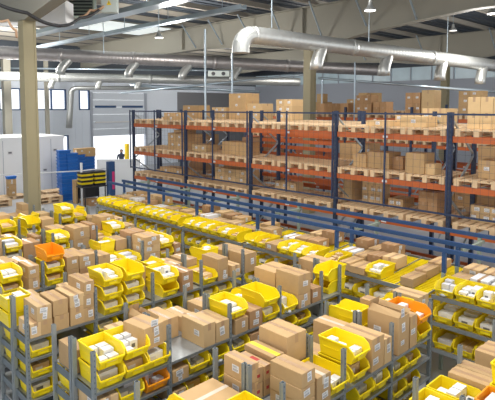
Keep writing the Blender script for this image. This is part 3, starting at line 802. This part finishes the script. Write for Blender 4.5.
# blue rails: three long crash rails
for i, (x, h, lab) in enumerate(((8.1, 2.3, 'nearest of the three long blue rails over the flow rack'), (8.6, 2.3, 'middle one of the three long blue rails over the flow rack'), (9.5, 2.3, 'blue rail running closest to the orange pallet racks'))):
    z = CAMZ-h; root = empty('blue_rail', (x, 1.0, z), lab, 'rail')
    mb = MB(); mb.box((-.025, 0, -.05), (.025, 13.5, .02), 'blue'); mb.obj('rail_beam', root)
    for p in posts_y:
        if p < 1.3: continue
        mb = MB(); mb.box((-.03, -.03, -.33), (.03, .03, .0), 'blue' if i < 2 else 'green'); o = mb.obj('short_post', root); o.location = (0.0 if i == 2 else 0, p-1.0, -.055)
        if i == 2:
            mb = MB(); mb.box((-.03, -.03, -z), (.03, .03, -.385), 'green'); o = mb.obj('leg', root); o.location = (0, p-1.0, 0)
            mb = MB(); mb.box((-.88, -.02, -.14), (.03, .02, -.09), 'green'); o = mb.obj('cross_bar', root); o.location = (0, p-1.0-.06, 0)

# ---------------------------------------------------------------- pallet racks
def pallet_mesh():
    mb = MB()  # 0.8 (Y) x 1.2 (X), origin corner
    for k in range(5):
        y = .0+k*.17; mb.box((0, y, .122), (1.2, y+.12, .144), 'wood')
    for x in (0, .53, 1.055): mb.box((x, 0, .10), (x+.145, .8, .122), 'wood')
    for x in (0, .53, 1.055):
        for y in (0, .35, .7): mb.box((x, y, .022), (x+.145, y+.10, .10), 'wood')
    for y in (0, .35, .7): mb.box((0, y, 0), (1.2, y+.10, .022), 'wood')
    return mb.mesh('euro_pallet')
PAL = pallet_mesh()
upn = {}
def rack(x, ys, levels, lab, depth=1.1, top=4.2, multi=None, postm='navy'):
    root = empty('pallet_rack', (x, ys[-1], 0), lab, 'pallet rack')
    for y in ys:
        for xx in (0, depth):
            mb = MB(); mb.box((-.04, -.038, 0), (.04, .038, top), postm)
            for k in range(int(top/.1)): mb.box((-.042, -.02, .05+k*.1), (-.04, .02, .09+k*.1), 'wire')
            o = mb.obj('upright', root); o.location = (xx, y-ys[-1], 0)
        mb = MB(); z = .2; s = 0
        while z < top-.7:
            mb.bar((.03 if s else depth-.03, 0, z), (depth-.03 if s else .03, 0, z+.75), .035, 'tray'); z += .78; s ^= 1
        o = mb.obj('brace', root); o.location = (0, y-ys[-1], 0)
    for j, z in enumerate(levels):
        for i in range(len(ys)-1):
            for xx in (0, depth):
                mb = MB(); L = ys[i]-ys[i+1]-.1; mb.box((-.03, 0, -.12), (.03, L, 0), 'rackor'); mb.box((-.034, L*.5, -.09), (-.03, L*.5+.12, -.04), 'paper')
                o = mb.obj('load_beam', root); o.location = (xx, ys[i+1]-ys[-1]+.05, z)
    if multi:
        for (i, zs) in multi:
            for z in zs:
                mb = MB(); L = ys[i]-ys[i+1]-.1; mb.box((-.03, 0, -.1), (.03, L, 0), 'rackor'); o = mb.obj('load_beam', root); o.location = (0, ys[i+1]-ys[-1]+.05, z)
    return root
RX = 9.85
rys = [15.8, 12.85, 10.0, 7.2, 4.5, 1.75]
LV = [3.74, 2.79, 1.93, 1.0]
rack(RX, rys, LV, 'front orange and blue pallet rack behind the long blue rails')
r2y = [16.6, 13.85, 11.1, 8.35, 5.6, 2.85]
rack(11.4, r2y, [3.76, 2.8, 1.96], 'second pallet rack standing back to back with the front one', multi=[(2, [3.54, 3.37, 3.19, 2.97, 2.62, 2.32])] )
r3y = [17.6-2.8*k for k in range(6)]
rack(17.0, r3y, [3.9, 3.0, 2.1, 1.2], 'far pallet rack beyond the aisle behind the middle column' , top=4.3)
r4y = [18.5-2.8*k for k in range(6)]
rack(20.5, r4y, [4.0, 3.0, 2.0], 'farthest pallet rack near the clerestory wall', top=4.4)
pn = {}
def pallet(x, y, z, lab, grp):
    o = link('wooden_pallet', PAL, None, (x, y, z), R.uniform(-.015, .015)); tag(o, lab, 'pallet'); return o
rackn = {RX: 'front rack', 11.4: 'second rack', 17.0: 'far rack', 20.5: 'farthest rack'}
lvn = {0: 'top', 1: 'second', 2: 'third'}
def load(x, ys, levels, seed, pfill, boxp):
    R.seed(seed)
    for j, z in enumerate(levels):
        for i in range(len(ys)-1):
            for k in range(3):
                bw = (ys[i]-ys[i+1]-.12)/3; yy = ys[i+1]+.06+k*bw+(bw-.8)/2
                if R.random() > pfill[j] or (x == 11.4 and i == 2 and j): continue
                nm = '%s pallet of the %s bay from near end, %s level, %s' % (ORD[k], ORD[len(ys)-2-i], lvn[j], rackn[x])
                pallet(x-.05, yy, z+.0005, 'wooden pallet, '+nm.replace(' pallet of', ' in'), '')
                if R.random() < boxp[j]:
                    cells = [(a, b) for a in range(3) for b in range(2)]; hgt = R.choice((.26, .32, .4)); mm = R.choice(('card1', 'card2', 'card3', 'card1')); nn = 0
                    for (a, b) in cells:
                        if a == 2 : continue
                        for t in range(R.choice((1, 1, 2)) if j else R.choice((1, 2))):
                            if z+.147+hgt*(t+1) > (levels[j-1]-.14 if j else 9): break
                            nn += 1
                            put_box(x+.02+a*.37, x+.38+a*.37, yy+.01+b*.39, yy+.39+b*.39, z+.147+hgt*t, hgt-.002, ('%s box on ' % ORD[nn-1])+nm.replace('the ', '').replace('of', 'in').replace(' from near end', ''), m=mm, rz=0, parts=(a == 0), labels=1 if R.random() < .6 else 0, tape='tape')
load(RX, rys, LV[:3], 5, [1, 1, 1], [.0, .0, .0])
load(11.4, r2y, [3.76, 2.8, 1.96], 6, [.9, .5, .6], [.0, .6, .7])
load(17.0, r3y, [3.9, 3.0], 8, [1, .9], [.0, .8])
load(20.5, r4y, [4.0], 9, [1], [.45])
# hand placed boxes on the front rack  (px range along the face, level, height px)
RZ = {17.0: 3.9, 11.4: 3.76}
def rackbox(x, px0, px1, lev, hs, lab, m='card1', dep=.5, off=.12, labels=1, n=1, tape='tape'):
    z = (RZ[x] if x in RZ else LV[lev])+.148; ya, yb = Yrow(px1, x+off, z), Yrow(px0, x+off, z); w = (yb-ya)/n
    for i in range(n):
        zz = z
        for t, h in enumerate(hs):
            put_box(x+off, x+off+dep, ya+i*w+.004, ya+(i+1)*w-.004, zz, h-.002, '%s%s' % (lab, '' if n*len(hs) == 1 else ', %s of group' % ORD[i*len(hs)+t]), m=m, labels=0, sidelab=labels, rz=0, tape=tape); zz += h
rackbox(RX, 163, 183, 0, [.10], 'top of front rack by far upright', dep=.35)
rackbox(RX, 467, 520, 0, [.3, .3], 'big stack atop front rack near end', 'card2', dep=.8, labels=0, n=4)
rackbox(RX, 400, 426, 0, [.22], 'long box atop front rack near its near end', 'card2', dep=.5)
rackbox(RX, 366, 390, 0, [.12], 'flat pale box atop front rack', 'card2', dep=.5)
rackbox(11.4, 229, 246, 0, [.3, .28, .25], 'tall brown stack on top of second rack', 'card1', dep=.6, off=.15)
rackbox(11.4, 247, 262, 0, [.26, .24], 'shorter stack beside the tall one on second rack', 'card2', dep=.5, off=.2)
rackbox(11.4, 212, 226, 0, [.2, .18], 'low pair atop second rack beside white conduit', 'card2', dep=.5, off=.2, n=2)
rackbox(11.4, 183, 199, 0, [.25, .2], 'stack atop second rack with small box above', 'card1', dep=.5, off=.2)
rackbox(11.4, 164, 180, 0, [.18], 'low boxes atop second rack far bay', 'card2', dep=.5, off=.2, n=2)
rackbox(11.4, 276, 292, 0, [.22, .2, .2], 'light stack atop second rack near column', 'card2', dep=.5, off=.2, n=2)
rackbox(11.4, 395, 420, 0, [.24], 'long light box atop second rack', 'card2', dep=.6, off=.2, n=2)
rackbox(11.4, 422, 446, 0, [.36], 'broad light box atop second rack', 'card2', dep=.6, off=.2, n=2)
rackbox(17.0, 317, 348, 0, [.4], 'dark row of boxes atop far rack', 'card3', off=.2, n=4, labels=0)
rackbox(17.0, 356, 371, 0, [.36, .34], 'brown stack atop far rack beside conduit', 'card3', off=.2, n=2)
rackbox(17.0, 373, 386, 0, [.25, .2], 'low dark stack atop far rack', 'card3', off=.2, n=2, labels=0)
rackbox(17.0, 405, 420, 0, [.38, .38], 'dark stack atop far rack', 'card3', off=.2, n=2)
rackbox(17.0, 421, 434, 0, [.42, .42], 'pinkish tall stack atop far rack', 'card2', off=.2, labels=0)
rackbox(17.0, 458, 481, 0, [.3, .28, .2], 'brown stack atop far rack behind pale boxes', 'card1', off=.2, n=2)
rackbox(RX, 353, 366, 1, [.30], 'brown box pair, second level, front rack', 'card1', off=.25, n=2, labels=0)
rackbox(RX, 367, 389, 1, [.36], 'brown box trio, second level, front rack', 'card1', off=.3, n=3, labels=0)
rackbox(RX, 391, 403, 1, [.28], 'small dark box, second level, front rack', 'card3', off=.45, labels=0, dep=.3)
rackbox(RX, 405, 424, 1, [.42], 'tall brown box, second level, front rack', 'card1', off=.05, labels=0, dep=.45)
rackbox(RX, 425, 435, 1, [.22], 'small light box, second level, front rack', 'card2', off=.1, labels=0, dep=.3)
rackbox(RX, 478, 515, 1, [.35], 'brown boxes, second level, nearest bay of front rack', 'card1', off=.3, n=2)
rackbox(RX, 222, 247, 1, [.36], 'upright brown boxes, second level, front rack', 'card1', off=.3, n=3, labels=0)
rackbox(RX, 168, 183, 1, [.26, .26], 'far stack, second level, front rack', 'card1', off=.3, n=2)
rackbox(RX, 192, 206, 1, [.2], 'low boxes, second level, front rack', 'card2', off=.3, n=2)
rackbox(RX, 215, 247, 2, [.2, .2], 'labelled boxes, third level, front rack', 'card2', off=.5, n=3)
rackbox(RX, 160, 183, 2, [.22], 'boxes, third level, front rack far bay', 'card1', off=.3, n=2)
rackbox(RX, 275, 296, 2, [.22], 'boxes, third level, front rack middle bay', 'card2', off=.6, n=3, dep=.3)
rackbox(RX, 343, 352, 2, [.5], 'tall box, third level, front rack', 'card1', off=.5, labels=0)
rackbox(RX, 362, 382, 2, [.2, .2, .2], 'labelled stack, third level, front rack', 'card2', off=.65, n=3, dep=.35)
rackbox(RX, 388, 403, 2, [.2], 'low boxes near brace, third level, front rack', 'card1', off=.5, n=2)
rackbox(RX, 418, 437, 2, [.24, .22], 'boxes, third level beside blue upright, front rack', 'card3', off=.35, n=2, labels=0)
rackbox(RX, 470, 510, 2, [.16, .16], 'labelled small boxes, third level, nearest bay', 'card2', off=.35, n=4, dep=.3)
# protective mesh in front of the pallet rack
root = empty('safety_mesh', (RX-.14, rys[-1], 0), 'dark blue wire mesh guard fixed along the front pallet rack', 'mesh guard')
for k in range(11):
    y = (rys[k//2 if k % 2 == 0 else k//2]+(rys[k//2+1] if k % 2 else rys[k//2]))/2-rys[-1]
    mb = MB(); mb.box((-.016, -.016, 2.2), (.016, .016, 4.2), 'navy'); o = mb.obj('mesh_post', root); o.location = (0, y, 0)
for i, z in enumerate((4.16, 2.23)):
    mb = MB(); mb.box((-.015, 0, z-.018), (.015, 14, z+.018), 'navy'); mb.obj('mesh_rail', root)
mb = MB()
for k in range(94): mb.box((-.0015, k*.15, 2.24), (.0015, k*.15+.003, 4.14), 'wire')
for k in range(12): mb.box((-.0015, 0, 2.35+k*.15), (.0015, 14, 2.353+k*.15), 'wire')
mb.obj('wire_grid', root)

# ---------------------------------------------------------------- far left area
mb = MB(); mb.box((-9, 26.6, 0), (12.3, 30, 2.75), 'box_white'); mb.box((-9, 26.57, 2.65), (12.33, 30, 2.8), 'box_white')
for k in range(18): mb.box((-8.8+k*1.2, 26.585, 0), (-8.78+k*1.2, 26.6, 2.65), 'wallside')
tag(mb.obj('partition_room'), 'white flat-roofed partition room standing before the end wall', 'partition')
for i, (px, py) in enumerate(((10, 153), (55, 150), (45, 170))):
    p = onY(px, py, 26.58); mb = MB(); mb.box((-.12, -.012, -.1), (.12, 0, .1), 'paper'); mb.box((-.08, -.014, -.03), (.08, -.012, .05), 'ink'); o = mb.obj('wall_notice'); o.location = p
    tag(o, ['notice on the white partition, by the picture edge', 'notice on the white partition near its corner', 'lowest notice on the white partition'][i], 'notice')
def tote_mesh(m='totes'):
    mb = MB(); a, b, h = .3, .2, .16
    mb.add([(-a+.02, -b+.02, 0), (a-.02, -b+.02, 0), (a-.02, b-.02, 0), (-a+.02, b-.02, 0), (-a, -b, h), (a, -b, h), (a, b, h), (-a, b, h)], [(0, 3, 2, 1), (0, 1, 5, 4), (1, 2, 6, 5), (2, 3, 7, 6), (3, 0, 4, 7)], m)
    mb.box((-a-.015, -b-.015, h-.03), (a+.015, b+.015, h), m)
    return mb.mesh('tote')
TM = tote_mesh(); TY = tote_mesh('yellow')
def stack(px, py, D, n, lab, me=TM, z=0, pitch=.165):
    p = atD(px, py, D); rz = R.uniform(-.1, .1)
    for k in range(n):
        o = link('plastic_tote', me, None, (p.x, p.y, z+k*pitch), rz+R.uniform(-.02, .02)); tag(o, 'plastic tote in the '+lab, 'tote', 'totes in the '+lab)
stack(67, 190, 24, 8, 'front blue stack by the white post')
stack(64.5, 190, 26.2, 13, 'tall blue stack behind the front totes')
stack(71.5, 190, 26.4, 12, 'tall blue stack next to the partition corner')
stack(79, 190, 27.5, 11, 'blue stack behind the white post')
stack(89, 190, 28.2, 10, 'blue stack closest to the dock door')
# dark table with yellow/black totes
p = atD(92, 195, 22.8); root = empty('work_table', (p.x, p.y, 0), 'dark work table holding the yellow and black totes', 'table', rz=0)
mb = MB(); mb.box((-.55, -.35, .82), (.55, .35, .87), 'black'); mb.obj('table_top', root)
for a in (-.5, .46):
    for b in (-.32, .28):
        mb = MB(); mb.box((a, b, 0), (a+.04, b+.04, .82), 'black'); mb.obj('leg', root)
mb = MB(); mb.box((-.5, .28, .3), (.5, .3, .8), 'black'); mb.obj('back_panel', root)
for s in (-.3, .32):
    for k in range(7):
        me = TY if k % 2 else None
        if me is None:
            if 'tb' not in item_mesh: item_mesh['tb'] = tote_mesh('black')
            me = item_mesh['tb']
        o = link('flat_tray', me, None, (p.x+s, p.y, .871+k*.09), 0); o.scale = (.9, 1, .5)
        tag(o, '%s tray stacked on the dark work table' % ('yellow' if k % 2 else 'black'), 'tray', 'trays stacked on the work table')
put_box(p.x-.3, p.x+.2, p.y-.25, p.y+.2, .001, .3, 'on the floor under the dark work table', rz=0)
# white posts and guard bar
root = empty('guard_barrier', (0, 0, 0), 'white post and rail barrier before the blue totes', 'barrier')
a = atD(82, 195, 22.5); b = atD(-30, 195, 22.5)
mb = MB(); mb.tube([(a.x, a.y, 0), (a.x, a.y, 1.9)], .05, 'white', 10); mb.obj('post', root, True)
mb = MB(); mb.tube([(b.x, b.y, 1.3), (a.x, a.y, 1.55)], .025, 'white', 8); mb.obj('rail', root, True)
c = atD(108, 190, 24); mb = MB(); mb.tube([(a.x, a.y, 1.55), (c.x, c.y, 1.5)], .025, 'white', 8); mb.obj('rail', root, True)
# blue box post with magenta sign
p = atD(111, 190, 23.5); root = empty('gate_post', (p.x, p.y, 0), 'tall blue post with a magenta strip near the dock door', 'post')
mb = MB(); mb.box((-.15, -.12, 0), (.15, .12, 1.85), 'blue'); mb.obj('post_body', root)
mb = MB(); mb.box((.0, -.13, .6), (.12, -.12, 1.4), 'magenta'); mb.obj('magenta_strip', root)
# low white dock walls
a = onZ(97, 158, 1.5); a = atD(97, 160, 25.5)
mb = MB(); q = atD(140, 160, 25.5); mb.bar((a.x, a.y, .85), (q.x, q.y, .85), .1, 'box_white', 1.7); mb.bar((a.x, a.y, 1.72), (q.x, q.y, 1.72), .16, 'box_white', .06)
tag(mb.obj('dock_barrier_wall'), 'low white panel wall in front of the dock door', 'barrier')
p = atD(127, 160, 27); mb = MB(); mb.tube([(p.x, p.y, 0), (p.x, p.y, 2.4)], .12, 'warn', 12); tag(mb.obj('bollard', None, True), 'yellow bollard beside the dock opening', 'bollard')
# stack of brown boxes on totes + cart at far left
for (px, D, z, h, t) in ((80, 27.5, 1.83, .3, 'on top of the blue totes'), (89, 28.2, 1.66, .45, 'on blue totes closest to dock'), (75, 23.6, 1.0, 0, '')):
    if not h: continue
    p = atD(px, 150, D); put_box(p.x-.28, p.x+.28, p.y-.2, p.y+.2, z, h, t, rz=0, m='card1')
p = atD(76, 180, 23.4)
for k, z in enumerate((.001, .352, .703)): put_box(p.x-.18, p.x+.18, p.y-.35, p.y+.05-.05, z, .35, 'stacked before the blue totes, %s up' % ORD[k], m='card1', rz=0)
p = atD(11, 180, 24.5)
for k in range(3): put_box(p.x-.17, p.x+.17, p.y-.17, p.y+.17, .15+k*.26, .25, '%s up in stack before white partition' % ORD[k], m='card1', rz=0)
o = link('plastic_tote', TM, None, (p.x, p.y, .15+3*.26), 0); o.scale = (.7, .7, .8); tag(o, 'blue tote on the box stack before the white partition', 'tote')
for k, (px, D) in enumerate(((-6, 22.5), (11, 24.5), (46, 23.5), (55, 25.2))):
    p = atD(px, 190, D)
    for j in range(1 if k == 1 else 2):
        tag(link('wooden_pallet', PAL, None, (p.x-.6, p.y-.4, j*.146), 0), '%s wooden pallet on the floor before the partition, %s' % ('lower' if j == 0 else 'upper', ['at picture edge', 'under the box stack', 'by the near column', 'right of the column', 'nearest blue totes'][k]), 'pallet')
# person in the dock opening
def person():
    p = atD(121.5, 160, 31.5); root = empty('person', (p.x, p.y, 0), 'person in dark jacket standing by the open dock door', 'person', rz=math.radians(150))
    bm = bmesh.new(); V = {}
    J = {'pelvis': (0, 0, .95, .13), 'waist': (0, 0, 1.1, .13), 'chest': (0, 0, 1.32, .155), 'neck': (0, 0, 1.5, .055), 'head': (0, .01, 1.62, .09), 'crown': (0, .0, 1.72, .08),
         'shl': (.19, 0, 1.43, .06), 'ell': (.25, .02, 1.15, .045), 'wrl': (.22, .14, .95, .035), 'shr': (-.19, 0, 1.43, .06), 'elr': (-.25, .02, 1.15, .045), 'wrr': (-.22, .14, .95, .035),
         'hpl': (.1, 0, .9, .09), 'knl': (.11, .02, .5, .06), 'anl': (.11, 0, .09, .045), 'tol': (.12, .16, .04, .04), 'hpr': (-.1, 0, .9, .09), 'knr': (-.11, .02, .5, .06), 'anr': (-.11, 0, .09, .045), 'tor': (-.12, .16, .04, .04)}
    names = list(J); idx = {n: i for i, n in enumerate(names)}
    E = [('pelvis', 'waist'), ('waist', 'chest'), ('chest', 'neck'), ('neck', 'head'), ('head', 'crown'), ('chest', 'shl'), ('shl', 'ell'), ('ell', 'wrl'), ('chest', 'shr'), ('shr', 'elr'), ('elr', 'wrr'), ('pelvis', 'hpl'), ('hpl', 'knl'), ('knl', 'anl'), ('anl', 'tol'), ('pelvis', 'hpr'), ('hpr', 'knr'), ('knr', 'anr'), ('anr', 'tor')]
    me = bpy.data.meshes.new('body'); me.from_pydata([J[n][:3] for n in names], [(idx[a], idx[b]) for a, b in E], []); me.materials.append(M['jacket'])
    o = link('body', me, root); sk = o.modifiers.new('skin', 'SKIN')
    for n in names: me.skin_vertices[0].data[idx[n]].radius = (J[n][3], J[n][3])
    me.skin_vertices[0].data[0].use_root = True
    o.modifiers.new('sub', 'SUBSURF').levels = 1
    bm.free()
    mb = MB(); mb.tube([(0, .03, 1.56), (0, .03, 1.6), (0, .025, 1.66), (0, .02, 1.7)], [.05, .085, .088, .06], 'skin', 12); mb.obj('face', root, True)
    mb = MB(); mb.tube([(0, -.02, 1.6), (0, -.015, 1.68), (0, 0, 1.73), (0, 0, 1.76)], [.09, .1, .09, .04], 'hair', 12); mb.obj('hair', root, True)
person()

# ---------------------------------------------------------------- the 300 largest of a kind stay objects, the rest one mass
def kids(o): return [c for c in bpy.data.objects if c.parent == o]
def thin(kind, keep, label, cat, drop_hidden):
    from mathutils.bvhtree import BVHTree
    bpy.context.view_layer.update(); VV, FF, OW = [], [], []
    for o in C.objects:
        if o.type != 'MESH': continue
        mw = o.matrix_world; b = len(VV); me = o.data
        VV.extend([mw@x.co for x in me.vertices])
        for p in me.polygons: FF.append([b+i for i in p.vertices]); OW.append(o.name)
    bvh = BVHTree.FromPolygons(VV, FF)
    ch = {}
    for o in C.objects:
        if o.parent: ch.setdefault(o.parent.name, []).append(o)
    things = [o for o in C.objects if o.parent is None and o.name.split('.')[0] == kind and o.get('kind') is None]
    for o in list(C.objects):
        if o.parent and o.parent.parent: ch[o.parent.parent.name].append(o)
    sc_ = []; O = Vector((0, 0, CAMZ))
    for o in things:
        fam = ([o] if o.type == 'MESH' else [])+ch.get(o.name, []); names = {f.name for f in fam}
        big = max((f for f in fam if f.type == 'MESH'), key=lambda f: f.dimensions.length)
        bb = [big.matrix_world@Vector(c) for c in big.bound_box]
        cen = sum(bb, Vector())/8; pts = [cen.lerp(b, t) for b in bb for t in (.93, .5)]+[cen]
        pts += [(bb[a]+bb[b])/2*.97+cen*.03 for a, b in ((0, 1), (1, 2), (4, 5), (5, 6), (6, 7), (2, 3), (1, 6), (1, 5))]
        vis = 0
        for p in pts:
            q = proj(p)
            if not (0 <= q[0] <= 495 and 0 <= q[1] <= 400): continue
            d = p-O; loc, nr, fi, ds = bvh.ray_cast(O, d.normalized(), d.length+.4)
            if loc and OW[fi] in names: vis += 1
        sc_.append((vis*(big.dimensions.length/(cen-O).length)**2, vis, o, fam))
    sc_.sort(key=lambda t: -t[0]); rest = sc_[keep:]
    seen = sum(1 for t in sc_ if t[1]); print('THIN', kind, len(things), 'seen', seen)
    if drop_hidden: rest = [t for t in sc_ if t[1] == 0]+[t for t in sc_[keep:] if t[1]]
    if not rest: return
    mb = MB(); dead = []; mk = {m.name: k for k, m in M.items()}
    for a, v, o, fam in rest:
        if not (drop_hidden and v == 0):
            for f in fam:
                if f.type != 'MESH' or f.name.startswith('label'): continue
                mw = f.matrix_world; me = f.data; base = len(mb.v); mb.v += [tuple(mw@x.co) for x in me.vertices]
                for p in me.polygons: mb.f.append([base+i for i in p.vertices]); mb.m.append(mb.mi(mk[me.materials[p.material_index].name]))
        dead += fam+([o] if o not in fam else [])
    bpy.data.batch_remove(dead)
    if mb.v: tag(mb.obj(kind+'_mass'), label, cat, None, 'stuff')
thin('product_carton', 290, 'small cartons and packets lying in the bins farther back', 'carton', True)
thin('cardboard_box', 295, 'remaining brown boxes stacked far back on racks and shelves', 'box', False)
thin('picking_bin', 295, 'remaining yellow bins deep in the shelving', 'bin', False)

# ---------------------------------------------------------------- light
w = bpy.data.worlds.new('World'); bpy.context.scene.world = w; w.use_nodes = True
w.node_tree.nodes['Background'].inputs[0].default_value = (.93, .96, 1, 1); w.node_tree.nodes['Background'].inputs[1].default_value = 1.7
def area(x, y, z, sx, sy, p, col=(1, .985, .96), rot=(0, 0, 0)):
    l = bpy.data.lights.new('roof_light', 'AREA'); l.shape = 'RECTANGLE'; l.size = sx; l.size_y = sy; l.energy = p; l.color = col
    o = bpy.data.objects.new('roof_light', l); C.objects.link(o); o.location = (x, y, z); o.rotation_euler = rot
    return o
for (x, y) in ((2, 3), (9, 3), (2, 10.5), (9, 9.5)): area(x, y, 8.2, 3.5, 3.5, 420)  # added fill lights above the view
for (x, y) in ((12.5, 17), (20, 8), (22, 18), (10, 27), (24, 27)):  # added point fills hung in no fitting; the strongest brightens the end wall
    l = bpy.data.lights.new('lamp_light', 'POINT'); l.energy = 1300 if (x, y) == (10, 27) else 480; l.shadow_soft_size = .5; l.color = (1, .97, .92)
    o = bpy.data.objects.new('lamp_light', l); C.objects.link(o); o.location = (x, y, 6.6)
sc = bpy.context.scene
sc.view_settings.view_transform = 'Standard'; sc.view_settings.exposure = 0.0
sc.cycles.use_denoising = True
sc.cycles.max_bounces = 6; sc.cycles.diffuse_bounces = 4
